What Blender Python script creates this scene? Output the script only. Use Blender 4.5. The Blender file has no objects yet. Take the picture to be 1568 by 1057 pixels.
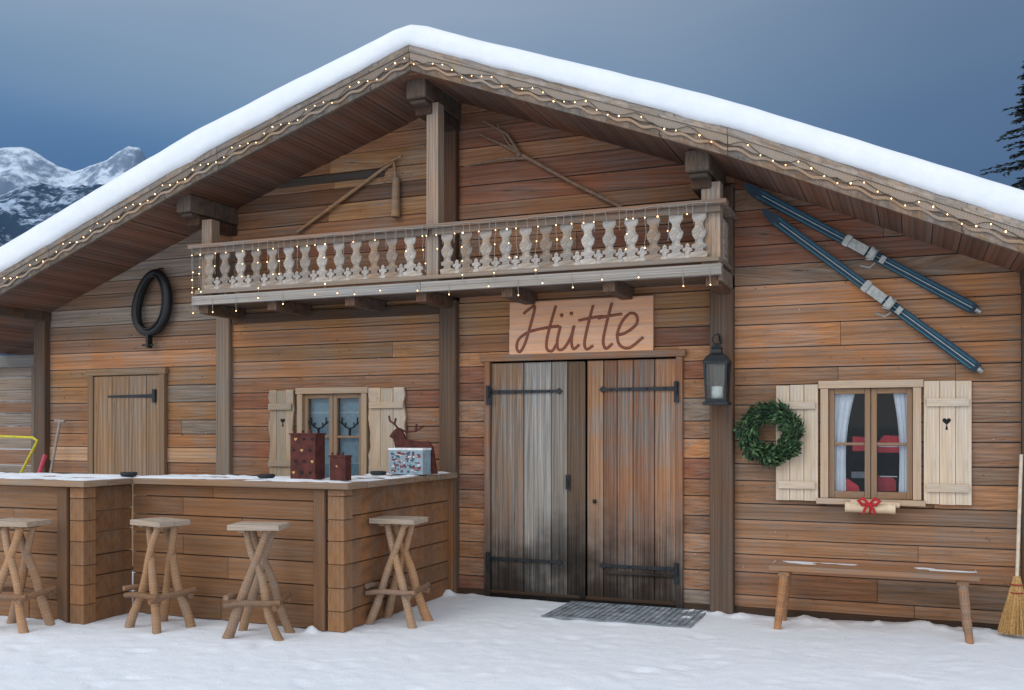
import bpy, bmesh, math, random
import numpy as np
from mathutils import Vector, Matrix, noise
R=random.Random(31)
V=Vector
def _l(c):
    c/=255.0
    return c/12.92 if c<=.04045 else ((c+.055)/1.055)**2.4
def C(r,g,b,k=1.0): return (_l(r)*k,_l(g)*k,_l(b)*k)
def jc(c,a=.18,h=.04):
    k=1+R.uniform(-a,a); d=R.uniform(-h,h)
    return (c[0]*k*(1+d),c[1]*k,c[2]*k*(1-d))
def sat(c,k):
    l=.3*c[0]+.6*c[1]+.1*c[2]; return tuple(max(.003,l+(q-l)*k) for q in c)
scene=bpy.context.scene
# ------------------------------------------------------------------ materials
class NT:
    def __init__(s,name):
        s.m=bpy.data.materials.new(name); s.m.use_nodes=True
        s.t=s.m.node_tree; s.n=s.t.nodes; s.b=s.n['Principled BSDF']; s.out=s.n['Material Output']
    def new(s,t,**k):
        n=s.n.new(t)
        for a,b in k.items(): setattr(n,a,b)
        return n
    def link(s,a,b): s.t.links.new(a,b)
    def noise(s,vec,scale,detail=4,rough=.55,dist=0):
        n=s.new('ShaderNodeTexNoise'); n.inputs['Scale'].default_value=scale; n.inputs['Detail'].default_value=detail
        n.inputs['Roughness'].default_value=rough; n.inputs['Distortion'].default_value=dist
        s.link(vec,n.inputs['Vector']); return n.outputs['Fac']
    def mapping(s,vec,sc,loc=(0,0,0)):
        n=s.new('ShaderNodeMapping'); n.inputs['Scale'].default_value=sc; n.inputs['Location'].default_value=loc
        s.link(vec,n.inputs['Vector']); return n.outputs[0]
    def mr(s,v,a,b,c,d,smooth=False):
        n=s.new('ShaderNodeMapRange')
        if smooth: n.interpolation_type='SMOOTHSTEP'
        for i,x in zip((1,2,3,4),(a,b,c,d)): n.inputs[i].default_value=x
        s.link(v,n.inputs[0]); return n.outputs[0]
    def math(s,op,a,b=None,clamp=False):
        n=s.new('ShaderNodeMath',operation=op,use_clamp=clamp)
        for i,x in enumerate((a,b)):
            if x is None: continue
            if isinstance(x,(int,float)): n.inputs[i].default_value=x
            else: s.link(x,n.inputs[i])
        return n.outputs[0]
    def scale(s,col,f):
        n=s.new('ShaderNodeVectorMath',operation='SCALE'); s.link(col,n.inputs[0]); s.link(f,n.inputs['Scale']); return n.outputs[0]
    def mulc(s,col,c):
        n=s.new('ShaderNodeVectorMath',operation='MULTIPLY'); s.link(col,n.inputs[0]); n.inputs[1].default_value=c; return n.outputs[0]
    def mix(s,f,a,b):
        n=s.new('ShaderNodeMix',data_type='RGBA')
        if isinstance(f,(int,float)): n.inputs[0].default_value=f
        else: s.link(f,n.inputs[0])
        for i,x in ((6,a),(7,b)):
            if isinstance(x,tuple): n.inputs[i].default_value=(*x,1)
            else: s.link(x,n.inputs[i])
        return n.outputs[2]
    def bump(s,h,st,dist=.01):
        n=s.new('ShaderNodeBump'); n.inputs['Strength'].default_value=st; n.inputs['Distance'].default_value=dist
        s.link(h,n.inputs['Height']); s.link(n.outputs[0],s.b.inputs['Normal'])
def wood(name,grain=1.0,knots=True,grey=.35,stain=False,rough=.78,bump=.55,spec=.2,crack=1.0,kn=1.0,blotch=1.0):
    t=NT(name); tc=t.new('ShaderNodeTexCoord'); uv=tc.outputs['UV']
    at=t.new('ShaderNodeAttribute',attribute_name='Col')
    v=t.new('ShaderNodeTexVoronoi',feature='F1'); v.inputs['Randomness'].default_value=1
    v.inputs['Scale'].default_value=1; t.link(t.mapping(uv,(2.3*kn,8.0*kn,1)),v.inputs['Vector'])
    kd=v.outputs['Distance']
    warp=t.mr(kd,0,.4,.022,0,True)
    cb=t.new('ShaderNodeCombineXYZ'); t.link(warp,cb.inputs[1])
    ad=t.new('ShaderNodeVectorMath',operation='ADD'); t.link(uv,ad.inputs[0]); t.link(cb.outputs[0],ad.inputs[1])
    uvw=ad.outputs[0]
    n1=t.noise(t.mapping(uvw,(1.1,26,1)),1,5,.62,1.1)
    n2=t.noise(t.mapping(uvw,(8,150,1)),1,3,.65)
    n3=t.noise(t.mapping(uv,(1.5,6.0,1),(3,7,0)),1,5,.72,.8)
    n4=t.noise(t.mapping(uvw,(1.3,70,1),(11,3,0)),1,2,.55,.3)
    f=t.math('MULTIPLY',t.mr(n1,.34,.66,1-.20*grain,1+.15*grain),t.mr(n2,.3,.7,1-.16*grain,1+.12*grain))
    f=t.math('MULTIPLY',f,t.mr(n3,.34,.66,1-.38*blotch,1+.28*blotch))
    f=t.math('MULTIPLY',f,t.mr(n4,.30,.345,1-.55*crack,1,True))
    if knots:
        f=t.math('MULTIPLY',f,t.math('MULTIPLY',t.mr(kd,.04,.085,.22,1,True),t.mr(kd,.08,.24,.76,1,True)))
    ob=t.noise(tc.outputs['Object'],1.6,4,.65)
    col=at.outputs['Color']
    n5=t.noise(t.mapping(uv,(1.8,10,1),(31,17,0)),1,3,.6,.3)
    col=t.mix(t.mr(n5,.36,.62,0,1,True),t.mulc(col,(1.08,.98,.84)),t.mulc(col,(.94,.99,1.07)))
    bw=t.new('ShaderNodeRGBToBW'); t.link(col,bw.inputs[0])
    g=t.new('ShaderNodeCombineXYZ')
    t.link(t.math('MULTIPLY',bw.outputs[0],1.16),g.inputs[0]); t.link(t.math('MULTIPLY',bw.outputs[0],1.03),g.inputs[1]); t.link(t.math('MULTIPLY',bw.outputs[0],.92),g.inputs[2])
    gf=t.math('MULTIPLY',t.mr(ob,.38,.62,.1,1,True),t.mr(n5,.36,.62,.2,1.3))
    col=t.mix(t.math('MULTIPLY',gf,grey*1.5,True),col,g.outputs[0])
    if stain:
        ge=t.new('ShaderNodeSeparateXYZ'); t.link(tc.outputs['Object'],ge.inputs[0])
        z=t.math('ADD',ge.outputs[2],t.mr(n1,.3,.7,-.22,.22))
        z=t.math('ADD',z,t.mr(ob,.35,.65,-.25,.25))
        f=t.math('MULTIPLY',f,t.mr(z,.0,1.0,.14,1,True))
        col=t.mix(t.mr(z,.3,1.1,.6,0,True),col,g.outputs[0])
    col=t.scale(col,f)
    t.link(col,t.b.inputs['Base Color']); t.b.inputs['Roughness'].default_value=rough
    t.b.inputs['Specular IOR Level'].default_value=spec
    t.bump(t.math('ADD',n1,t.math('ADD',t.math('MULTIPLY',n2,.5),t.mr(n4,.30,.35,-.6,0))),bump,.006)
    return t.m
def plain(name,col,rough=.6,metal=0,nscale=30,var=.25,bump=0,usecol=False,spec=.4):
    t=NT(name); tc=t.new('ShaderNodeTexCoord')
    n=t.noise(tc.outputs['Object'],nscale,3)
    if usecol:
        a=t.new('ShaderNodeAttribute',attribute_name='Col'); c=a.outputs['Color']
    else:
        r=t.new('ShaderNodeRGB'); r.outputs[0].default_value=(*col,1); c=r.outputs[0]
    t.link(t.scale(c,t.mr(n,.3,.7,1-var,1+var)),t.b.inputs['Base Color'])
    t.b.inputs['Roughness'].default_value=rough; t.b.inputs['Metallic'].default_value=metal
    t.b.inputs['Specular IOR Level'].default_value=spec
    if bump: t.bump(n,bump,.01)
    return t.m
def snowmat(name,fine=60,bs=.5,k=1.0):
    t=NT(name); tc=t.new('ShaderNodeTexCoord'); o=tc.outputs['Object']
    n=t.noise(o,fine,4,.75); m=t.noise(o,7,5,.7); l=t.noise(o,.8,2)
    c=t.mix(t.mr(m,.3,.7,0,1),(.82*k,.86*k,.92*k),(.91*k,.93*k,.96*k))
    c=t.mix(t.math('MULTIPLY',t.mr(l,.35,.65,0,1),.3),c,(.77*k,.83*k,.90*k))
    t.link(c,t.b.inputs['Base Color']); t.b.inputs['Roughness'].default_value=.65; t.b.inputs['Specular IOR Level'].default_value=.2
    t.bump(t.math('ADD',t.math('MULTIPLY',n,.55),m),bs,.025)
    return t.m
W_WALL=wood('weathered_wall_wood'); W_BAR=wood('bar_wood',.8,True,.2,crack=.6,kn=.7,blotch=.6)
W_DOOR=wood('door_wood',1.7,True,.6,True); W_GREY=wood('grey_timber',1.3,False,.6)
W_PALE=wood('pale_shutter_wood',.8,True,.3,bump=.5,crack=.35,blotch=.5); W_LOG=wood('log_wood',1.4,False,.4,blotch=.7); W_SIGN=wood('sign_wood',.5,False,.1,bump=.3,crack=.1,blotch=.3)
M_SNOW=snowmat('snow'); M_RSNOW=snowmat('roof_snow_mat',22,.22,.90)
M_IRON=plain('black_iron',C(44,48,52),.55,.4); M_DARK=plain('dark_interior',C(30,26,24),.9)
M_RUST=plain('rusty_metal',C(80,38,32),.75,.2,18,.45,.3); M_LEATH=plain('dark_leather',C(20,22,24),.42,0,12,.4,.2)
M_COL=plain('painted_parts',(1,1,1),.55,usecol=True,var=.15); M_MAT=plain('steel_grating',C(128,134,140),.6,.2,9,.5)
M_NEED=plain('evergreen_needles',(1,1,1),.6,usecol=True,var=.3,nscale=12); M_WHITE=plain('white_fabric',C(235,238,242),.8,0,6,.08)
M_STRAW=plain('straw',C(190,150,95),.8,0,80,.35); M_METAL=plain('binding_metal',C(150,152,150),.4,.6)
def emis():
    t=NT('warm_bulb'); t.b.inputs['Base Color'].default_value=(1,.75,.4,1)
    t.b.inputs['Emission Color'].default_value=(1,.58,.25,1); t.b.inputs['Emission Strength'].default_value=5
    try: t.m.cycles.emission_sampling='NONE'
    except Exception: pass
    return t.m
M_BULB=emis()
def glassm(name,tint,refl):
    t=NT(name); tr=t.new('ShaderNodeBsdfTransparent'); tr.inputs[0].default_value=(*tint,1)
    gl=t.new('ShaderNodeBsdfGlossy'); gl.inputs['Roughness'].default_value=.03
    fr=t.new('ShaderNodeFresnel'); fr.inputs[0].default_value=1.4
    mx=t.new('ShaderNodeMixShader'); t.link(t.math('ADD',fr.outputs[0],refl,True),mx.inputs[0])
    t.link(tr.outputs[0],mx.inputs[1]); t.link(gl.outputs[0],mx.inputs[2]); t.link(mx.outputs[0],t.out.inputs[0]); return t.m
M_GLASS=glassm('window_glass',(.9,.92,.94),-.01); M_LGLASS=glassm('lantern_glass',(.9,.93,.93),.01)
# ------------------------------------------------------------------ mesh builder
class MB:
    def __init__(s): s.v=[];s.f=[];s.uv=[];s.c=[];s.m=[];s.s=[]
    def add(s,vs,fs,uvs,col,mi=0,sm=False):
        b=len(s.v); s.v+=[tuple(p) for p in vs]
        for f,u in zip(fs,uvs):
            s.f.append([b+i for i in f]); s.uv.append(u); s.c.append(col); s.m.append(mi); s.s.append(sm)
    def obox(s,c,A,B,D,col,mi=0):
        c,A,B,D=V(c),V(A),V(B),V(D); la,lb,ld=A.length,B.length,D.length
        vs=[];loc=[]
        for i in (-1,1):
            for j in (-1,1):
                for k in (-1,1):
                    vs.append(c+A*i+B*j+D*k); loc.append((i*la,j*lb,k*ld))
        ou,ov=R.random()*40,R.random()*40
        F=[((0,1,3,2),'a'),((4,6,7,5),'a'),((0,4,5,1),'b'),((2,3,7,6),'b'),((0,2,6,4),'d'),((1,5,7,3),'d')]
        fs=[];us=[]
        for f,k in F:
            fs.append(f)
            if k=='a': us.append([(ou+loc[i][1]*.3,ov+loc[i][2]) for i in f])
            elif k=='b': us.append([(ou+loc[i][0],ov+loc[i][2]) for i in f])
            else: us.append([(ou+loc[i][0],ov+loc[i][1]+.3) for i in f])
        s.add(vs,fs,us,col,mi)
    def box(s,x0,x1,y0,y1,z0,z1,col,g='x',mi=0):
        c=((x0+x1)/2,(y0+y1)/2,(z0+z1)/2); a=((x1-x0)/2,0,0);b=(0,(y1-y0)/2,0);d=(0,0,(z1-z0)/2)
        if g=='x': s.obox(c,a,b,d,col,mi)
        elif g=='y': s.obox(c,b,a,d,col,mi)
        else: s.obox(c,d,b,a,col,mi)
    def beam(s,p0,p1,w,h,col,up=(0,0,1),mi=0):
        p0,p1=V(p0),V(p1); A=(p1-p0)/2; side=A.cross(V(up)).normalized(); u=side.cross(A).normalized()
        s.obox((p0+p1)/2,A,side*w/2,u*h/2,col,mi)
    def poly(s,pts,y0,y1,col,g='x',mi=0,T=None):
        n=len(pts); ou,ov=R.random()*40,R.random()*40
        vs=[(x,y0,z) for x,z in pts]+[(x,y1,z) for x,z in pts]
        if T: vs=[T@V(p) for p in vs]
        uv=[((x+ou,z+ov) if g=='x' else (z+ou,x+ov)) for x,z in pts]
        fs=[list(range(n)),list(range(2*n-1,n-1,-1))]; us=[uv,uv[::-1]]
        for i in range(n):
            j=(i+1)%n; fs.append([i,n+i,n+j,j]); us.append([uv[i],(uv[i][0],uv[i][1]+.03),(uv[j][0],uv[j][1]+.03),uv[j]])
        s.add(vs,fs,us,col,mi)
    def tube(s,pts,rad,col,seg=8,closed=False,mi=0,rgh=0):
        pts=[V(p) for p in pts]; n=len(pts)
        if isinstance(rad,(int,float)): rad=[rad]*n
        ou,ov=R.random()*40,R.random()*40
        vs=[];L=0;Ls=[]
        prev=None
        for i,p in enumerate(pts):
            if closed: t=pts[(i+1)%n]-pts[i-1]
            else: t=pts[min(i+1,n-1)]-pts[max(i-1,0)]
            t.normalize()
            if prev is None:
                a=t.cross(V((0,0,1)))
                if a.length<.1: a=t.cross(V((0,1,0)))
            else: a=prev-t*prev.dot(t)
            a.normalize(); prev=a; b=t.cross(a)
            if i: L+=(p-pts[i-1]).length
            Ls.append(L)
            for k in range(seg):
                an=2*math.pi*k/seg; vs.append(p+(a*math.cos(an)+b*math.sin(an))*rad[i]*(1+(R.uniform(-rgh,rgh) if rgh else 0)))
        fs=[];us=[]
        m=n if closed else n-1
        for i in range(m):
            j=(i+1)%n; l2=Ls[j] if j else Ls[i]+(pts[0]-pts[i]).length
            for k in range(seg):
                q=(k+1)%seg; fs.append([i*seg+k,i*seg+q,j*seg+q,j*seg+k])
                v0=ov+2*math.pi*k/seg*rad[0]; v1=ov+2*math.pi*(k+1)/seg*rad[0]
                us.append([(ou+Ls[i],v0),(ou+Ls[i],v1),(ou+l2,v1),(ou+l2,v0)])
        s.add(vs,fs,us,col,mi,True)
        if not closed:
            for idx,r in ((0,0),((n-1)*seg,n-1)):
                cap=[vs[idx+k] for k in range(seg)]
                s.add(cap,[list(range(seg))],[[(ou+.01*math.cos(k),ov+.01*math.sin(k)) for k in range(seg)]],col,mi)
    def lathe(s,c,prof,col,seg=12,mi=0,sm=True):
        c=V(c); vs=[]
        for r,z in prof:
            for k in range(seg):
                a=2*math.pi*k/seg+math.pi/seg; vs.append(c+V((r*math.cos(a),r*math.sin(a),z)))
        fs=[];us=[]
        for i in range(len(prof)-1):
            for k in range(seg):
                q=(k+1)%seg; fs.append([i*seg+k,i*seg+q,(i+1)*seg+q,(i+1)*seg+k]); us.append([(prof[i][1],k*.03)]*4)
        fs.append(list(range(seg))); us.append([(0,0)]*seg)
        b=(len(prof)-1)*seg; fs.append([b+k for k in range(seg)]); us.append([(0,0)]*seg)
        s.add(vs,fs,us,col,mi,sm)
    def ball(s,c,r,col,mi=0,seg=6):
        s.lathe(c,[(r*.5,-r*.87),(r,-.1*r),(r*.8,r*.6),(r*.25,r)],col,seg,mi)
    def build(s,name,mats,parent=None,bevel=0,recalc=True):
        me=bpy.data.meshes.new(name); me.from_pydata(s.v,[],s.f)
        uvl=me.uv_layers.new(name='UVMap'); ca=me.color_attributes.new('Col','FLOAT_COLOR','CORNER')
        uu=[];cc=[]
        for u,c,f in zip(s.uv,s.c,s.f):
            for p in u: uu+=[p[0],p[1]]
            cc+=[c[0],c[1],c[2],1]*len(f)
        uvl.data.foreach_set('uv',uu); ca.data.foreach_set('color',cc)
        me.polygons.foreach_set('material_index',s.m); me.polygons.foreach_set('use_smooth',s.s)
        for m in (mats if isinstance(mats,list) else [mats]): me.materials.append(m)
        if recalc:
            bm=bmesh.new(); bm.from_mesh(me); bmesh.ops.recalc_face_normals(bm,faces=bm.faces); bm.to_mesh(me); bm.free()
        o=bpy.data.objects.new(name,me); scene.collection.objects.link(o)
        if bevel:
            b=o.modifiers.new('bevel','BEVEL'); b.width=bevel; b.segments=1; b.limit_method='ANGLE'; b.angle_limit=.8
        if parent: o.parent=parent
        return o
def empty(name):
    e=bpy.data.objects.new(name,None); scene.collection.objects.link(e); return e
# ------------------------------------------------------------------ roofline (metres)
PX=[-10.15,-8.83,-6.28,-3.98,-1.29,.69,1.75]; PZ=[2.63,3.12,4.06,4.80,3.787,2.92,2.46]
def zr(x): return float(np.interp(x,PX,PZ))
LINES=[]
for i in range(len(PX)-1):
    a=(PZ[i+1]-PZ[i])/(PX[i+1]-PX[i]); LINES.append((a,PZ[i]-a*PX[i]))
def cliproof(poly,off):
    for a,b in LINES:
        out=[];n=len(poly)
        f=lambda p:p[1]-(a*p[0]+b-off)
        for i in range(n):
            p,q=poly[i],poly[(i+1)%n]; fp,fq=f(p),f(q)
            if fp<=0: out.append(p)
            if (fp<0)!=(fq<0) and fp!=fq:
                t=fp/(fp-fq); out.append((p[0]+(q[0]-p[0])*t,p[1]+(q[1]-p[1])*t))
        poly=out
        if len(poly)<3: return None
    cl=[]
    for p in poly:
        if not cl or abs(p[0]-cl[-1][0])+abs(p[1]-cl[-1][1])>1e-4: cl.append(p)
    if len(cl)>1 and abs(cl[0][0]-cl[-1][0])+abs(cl[0][1]-cl[-1][1])<1e-4: cl.pop()
    return cl if len(cl)>2 else None
def subtract(rects,h):
    out=[]
    for x0,x1,z0,z1 in rects:
        if x1<=h[0] or x0>=h[1] or z1<=h[2] or z0>=h[3]: out.append((x0,x1,z0,z1)); continue
        if x0<h[0]: out.append((x0,h[0],z0,z1))
        if x1>h[1]: out.append((h[1],x1,z0,z1))
        a,b=max(x0,h[0]),min(x1,h[1])
        if z0<h[2]: out.append((a,b,z0,h[2]))
        if z1>h[3]: out.append((a,b,h[3],z1))
    return out
HOLES=[(-.66,.02,.99,1.88),(-5.66,-4.94,.98,1.91),(-3.62,-1.86,-.1,2.16)]
ORA=C(176,124,84);BRN=C(154,110,80);DRK=C(122,86,64);RED=C(140,92,70);GRY=C(146,130,116);PAL=C(200,154,114);OCH=C(166,120,78);UMB=C(136,106,84)
def wcol(x,z):
    def pick(*ws):
        r=R.random()*sum(w for w,_ in ws)
        for w,c in ws:
            r-=w
            if r<=0: return c
        return c
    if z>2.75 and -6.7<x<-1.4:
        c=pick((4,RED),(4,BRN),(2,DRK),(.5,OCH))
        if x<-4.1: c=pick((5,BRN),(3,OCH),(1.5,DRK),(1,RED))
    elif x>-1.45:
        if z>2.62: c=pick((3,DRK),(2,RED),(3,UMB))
        elif z>2.1: c=pick((5,PAL),(4,ORA))
        elif z>1.95: c=pick((2,ORA),(2,BRN))
        else: c=pick((8,C(158,116,84)),(2,BRN),(.5,UMB))
    elif x>-3.95: c=pick((3,ORA),(2,RED),(.8,GRY),(4,BRN),(1,OCH),(.6,DRK))
    elif x>-6.55:
        c=pick((6,OCH),(3,BRN),(.5,GRY),(1,ORA)) if z>1.9 else pick((3,BRN),(3,OCH),(.7,GRY),(.7,RED))
    elif x>-9.2:
        c=pick((2.5,GRY),(5,UMB),(1,BRN)) if z>2.5 else pick((3,ORA),(4,BRN),(1,GRY),(1,PAL),(2,OCH))
    else: c=pick((2,GRY),(1,BRN))
    return jc(c,.14)
house=empty('wooden_chalet')
mb=MB(); back=MB()
def bay(x0,x1,z0,z1,yo=0,holes=HOLES,off=.16):
    z=z0
    while z<z1-.02:
        h=R.uniform(.13,.195); zz=min(z+h,z1); x=x0; yr=R.uniform(0,.008)
        while x<x1-.01:
            L=R.choice([R.uniform(.7,1.6),R.uniform(1.5,3.0),5]); xx=x+L
            if x1-xx<.3: xx=x1
            xx=min(xx,x1)
            rs=[(x+.0015,xx-.0015,z+.004,zz-.003)]
            for hh in holes: rs=subtract(rs,hh)
            col=wcol((x+xx)/2,z); y=yo-yr-R.uniform(0,.010)
            for r in rs:
                if r[1]-r[0]<.01 or r[3]-r[2]<.01: continue
                p=cliproof([(r[0],r[2]),(r[1],r[2]),(r[1],r[3]),(r[0],r[3])],off)
                if p: mb.poly(p,y,yo+.04,col)
            x=xx
        z=zz
bay(-9.05,-6.69,0,4.2); bay(-6.52,-4.10,0,4.9); bay(-3.93,-1.576,0,4.9); bay(-1.385,.75,0,4.0)
bay(-6.69,-6.52,2.76,4.2)
bay(-1.576,-1.385,3.4,4.2)
bay(-10.8,-9.2,0,2.3,.45)
mb.build('wall_boards',W_WALL,house,.005)
for r in [(-9.2,.8,-.05,5)]:
    rs=[r]
    for hh in HOLES: rs=subtract(rs,hh)
    for q in rs:
        n=max(1,int((q[1]-q[0])/1.0)); 
        for i in range(n):
            a=q[0]+(q[1]-q[0])*i/n; b=q[0]+(q[1]-q[0])*(i+1)/n
            p=cliproof([(a,q[2]),(b,q[2]),(b,q[3]),(a,q[3])],.17)
            if p: back.poly(p,.036,.12,C(30,22,18))
back.box(-9,.7,1.6,1.65,0,2.4,C(40,34,30))  # dark panel added to stand in for the unlit room behind the windows
back.build('wall_backing_and_dark_panel',M_COL,house)
sw=MB()
for X0,X1 in ((.80,.86),(-9.2,-9.14)):
    z=0
    while z<2.6:
        h=R.uniform(.15,.2); y=.12
        while y<8:
            L=R.uniform(1.5,4); sw.box(X0,X1+R.uniform(0,.006),y+.002,min(y+L,8)-.002,z+.002,z+h-.002,jc(BRN,.2),'y'); y+=L
        z+=h
for i in range(16):
    a=-9.2+10.06*i/16; p=cliproof([(a,0),(a+.62,0),(a+.62,5),(a,5)],.17)
    if p: sw.poly(p,7.95,8.02,jc(BRN,.1),'z')
sw.build('side_walls',W_WALL,house)
po=MB()
PC=C(104,82,66)
po.box(-9.22,-9.05,-.09,.1,0,2.85,jc(PC),'z')
po.box(-6.69,-6.52,-.07,.1,0,2.74,jc(C(134,118,104)),'z')
po.box(-4.10,-3.93,-.09,.1,0,2.74,jc(PC,.05),'z'); po.box(-4.08,-3.93,-.08,.1,2.80,4.42,jc(C(98,70,54)),'z')
po.box(-1.576,-1.385,-.10,.1,0,3.56,jc(C(106,82,66),.05),'z')
po.box(.75,.9,-.08,.12,0,2.66,jc(C(100,80,62)),'z')
po.box(-9.2+.0,.9,-.03,.02,-.02,.06,jc(C(80,58,44)),'x')
for X,Z,w in ((-6.53,3.72,.17),(-1.55,3.62,.19),(-4.0,4.50,.19)):
    po.beam((X,-.74,Z),(X,.3,Z),w,.17,jc(C(92,78,68)))
    po.beam((X,-.60,Z-.14),(X,.1,Z-.14),w*.85,.10,jc(C(82,60,48)))
    po.poly([(X-w/2+.02,Z-.12),(X+w/2-.02,Z-.12),(X+w/2-.02,Z-.085),(X-w/2+.02,Z-.085)],-.70,-.6,jc(C(88,74,64)))
po.beam((-9.12,-.7,2.83),(-9.12,1,2.83),.17,.16,jc(C(84,66,54))); po.beam((.82,-.7,2.69),(.82,1,2.69),.16,.15,jc(C(84,66,54)))
po.box(-10.8,-9.23,-.03,.1,2.76,2.92,jc(C(78,60,48)),'x')
po.box(-10.8,-9.23,.30,.42,2.28,2.42,jc(C(140,138,134)),'x')
po.box(-9.72,-9.60,.32,.44,0,2.28,jc(C(125,112,102)),'z')
po.box(-6.5,-4.11,-.05,.03,2.62,2.72,jc(C(95,72,55)),'x'); 
po.box(-5.98,-4.72,-.035,-.01,3.97,4.05,C(80,72,66),'x')
po.build('timber_posts',W_LOG,house,.010)
nl=MB()
for i in range(420):
    x=R.uniform(-9,.7); z=R.uniform(.1,4.3)
    if z>zr(x)-.35 or (-3.6<x<-1.88 and z<2.15) or (-1.04<x<.4 and .95<z<1.95) or (-6<x<-4.5 and z<1.95): continue
    r=R.uniform(.003,.005)
    w_=R.random()<.25
    nl.poly([(x-r,z),(x,z-r),(x+r,z),(x,z+r)],-.024,-.015,(.55,.55,.56) if w_ else C(34,28,24))
nl.build('board_nails',M_COL,house)
# ------------------------------------------------------------------ roof
rf=MB()
def strip(m,xs,top,bot,y0,y1,col,mi=0,alongy=False):
    n=len(xs); vs=[]; ou=R.random()*30; ov=R.random()*30
    for x in xs:
        t,b=top(x),bot(x); vs+=[(x,y0,t),(x,y0,b),(x,y1,b),(x,y1,t)]
    fs=[];us=[]
    for i in range(n-1):
        u0,u1=ou+xs[i],ou+xs[i+1]; h=abs(top(xs[i])-bot(xs[i])); d=min(abs(y1-y0),9)
        a=4*i;b=4*i+4
        for (p,q,v0,v1) in ((0,1,ov,ov-h),(1,2,ov,ov+d),(2,3,ov,ov+h),(3,0,ov,ov+d)):
            fs.append([a+p,a+q,b+q,b+p]); L=[(u0,v0),(u0,v1),(u1,v1),(u1,v0)]
            us.append([(q_,p_) for p_,q_ in L] if alongy else L)
    fs.append([0,1,2,3]);us.append([(ou,ov)]*4); k=4*(n-1); fs.append([k,k+1,k+2,k+3]); us.append([(ou,ov)]*4)
    m.add(vs,fs,us,col,mi)
x=PX[0]
while x<PX[-1]-.01:
    w=R.uniform(.16,.22); x2=min(x+w,PX[-1])
    strip(rf,[x+.002,x2-.002],lambda q:zr(q)-.15,lambda q,j=R.uniform(0,.008):zr(q)-.185-j,-.84,8.3,jc(C(118,82,64),.2),0,True)
    x=x2
rf.build('soffit_boards',W_WALL,house)
dk=MB(); strip(dk,PX,lambda q:zr(q)-.01,lambda q:zr(q)-.149,-.84,8.3,C(70,52,40)); dk.build('roof_deck',W_WALL,house)
fa=MB()
segs=[(-10.15,-8.1),(-8.1,-6.0),(-6.0,-3.98),(-3.98,-1.29),(-1.29,.9),(.9,1.75)]
for a,b in segs:
    xs=[a+.002]+[p for p in PX if a<p<b]+[b-.002]
    g=C(136,122,110) if a<-4 else C(164,146,130)
    strip(fa,xs,lambda q:zr(q)+.0,lambda q:zr(q)-.195,-.875,-.842,jc(C(112,98,86) if a<-4 else C(132,112,96),.08))
    strip(fa,xs,lambda q:zr(q)+.012,lambda q:zr(q)-.045,-.905,-.877,jc(g,.08))
    xs=list(np.arange(a+.003,b-.003,.02))+[b-.003]
    strip(fa,xs,lambda q:zr(q)-.047,lambda q:zr(q)-.098-.018*abs(math.sin(q*math.pi/.17))-.004*math.sin(q*17),-.893,-.877,jc(g,.08))
    strip(fa,xs,lambda q:zr(q)-.128+.013*math.sin(q*2*math.pi/.21),lambda q:zr(q)-.150+.013*math.sin(q*2*math.pi/.21),-.889,-.877,jc(C(170,140,112),.08))
fa.build('carved_bargeboards',W_GREY,house)
xs=np.arange(-10.25,1.86,.04); prof=[(-.87,.0),(-.925,.02),(-.945,.2),(-.945,.5),(-.925,.76),(-.88,.92),(-.78,1.0),(-.4,1.0),(.5,1.0),(2.5,1.0),(5,1),(8.2,1),(8.4,.6),(8.4,0)]
def zs(x): return (zr(x-.16)+2*zr(x)+zr(x+.16))/4
def th(x):
    t=np.interp(x,[-10.25,-10.05,-9.8,-8.8,-6.2,-4.6,-3.98,-3.4,-1,.7,1.5,1.75,1.85],[.02,.2,.28,.31,.30,.235,.225,.215,.225,.235,.22,.15,.02])
    return float(t)
vs=[];fs=[]
for x in xs:
    x=float(x); z0=zr(x); z1=zs(x)
    for (y,k) in prof:
        nn=noise.noise(V((x*1.1,y*1.5,k*2)))*.010+noise.noise(V((x*4,y*2,k*5)))*.004
        dy=noise.noise(V((x*1.6,7.3,k*2)))*.012+noise.noise(V((x*6,3,k*4)))*.006 if k>0 else 0
        lo=-.035*max(0,noise.noise(V((x*2.3,9,0))))-.012*max(0,noise.noise(V((x*9,2,0)))) if k<.1 else 0
        vs.append((x,y+dy,z0+(z1-z0)*k+.012+th(x)*k+(nn if k>0 else 0)+lo))
m=len(prof)
for i in range(len(xs)-1):
    for j in range(m-1): fs.append([i*m+j,(i+1)*m+j,(i+1)*m+j+1,i*m+j+1])
me=bpy.data.meshes.new('roof_snow'); me.from_pydata(vs,[],fs); me.materials.append(M_RSNOW)
for p in me.polygons: p.use_smooth=True
o=bpy.data.objects.new('roof_snow',me); scene.collection.objects.link(o); o.parent=house
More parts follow.
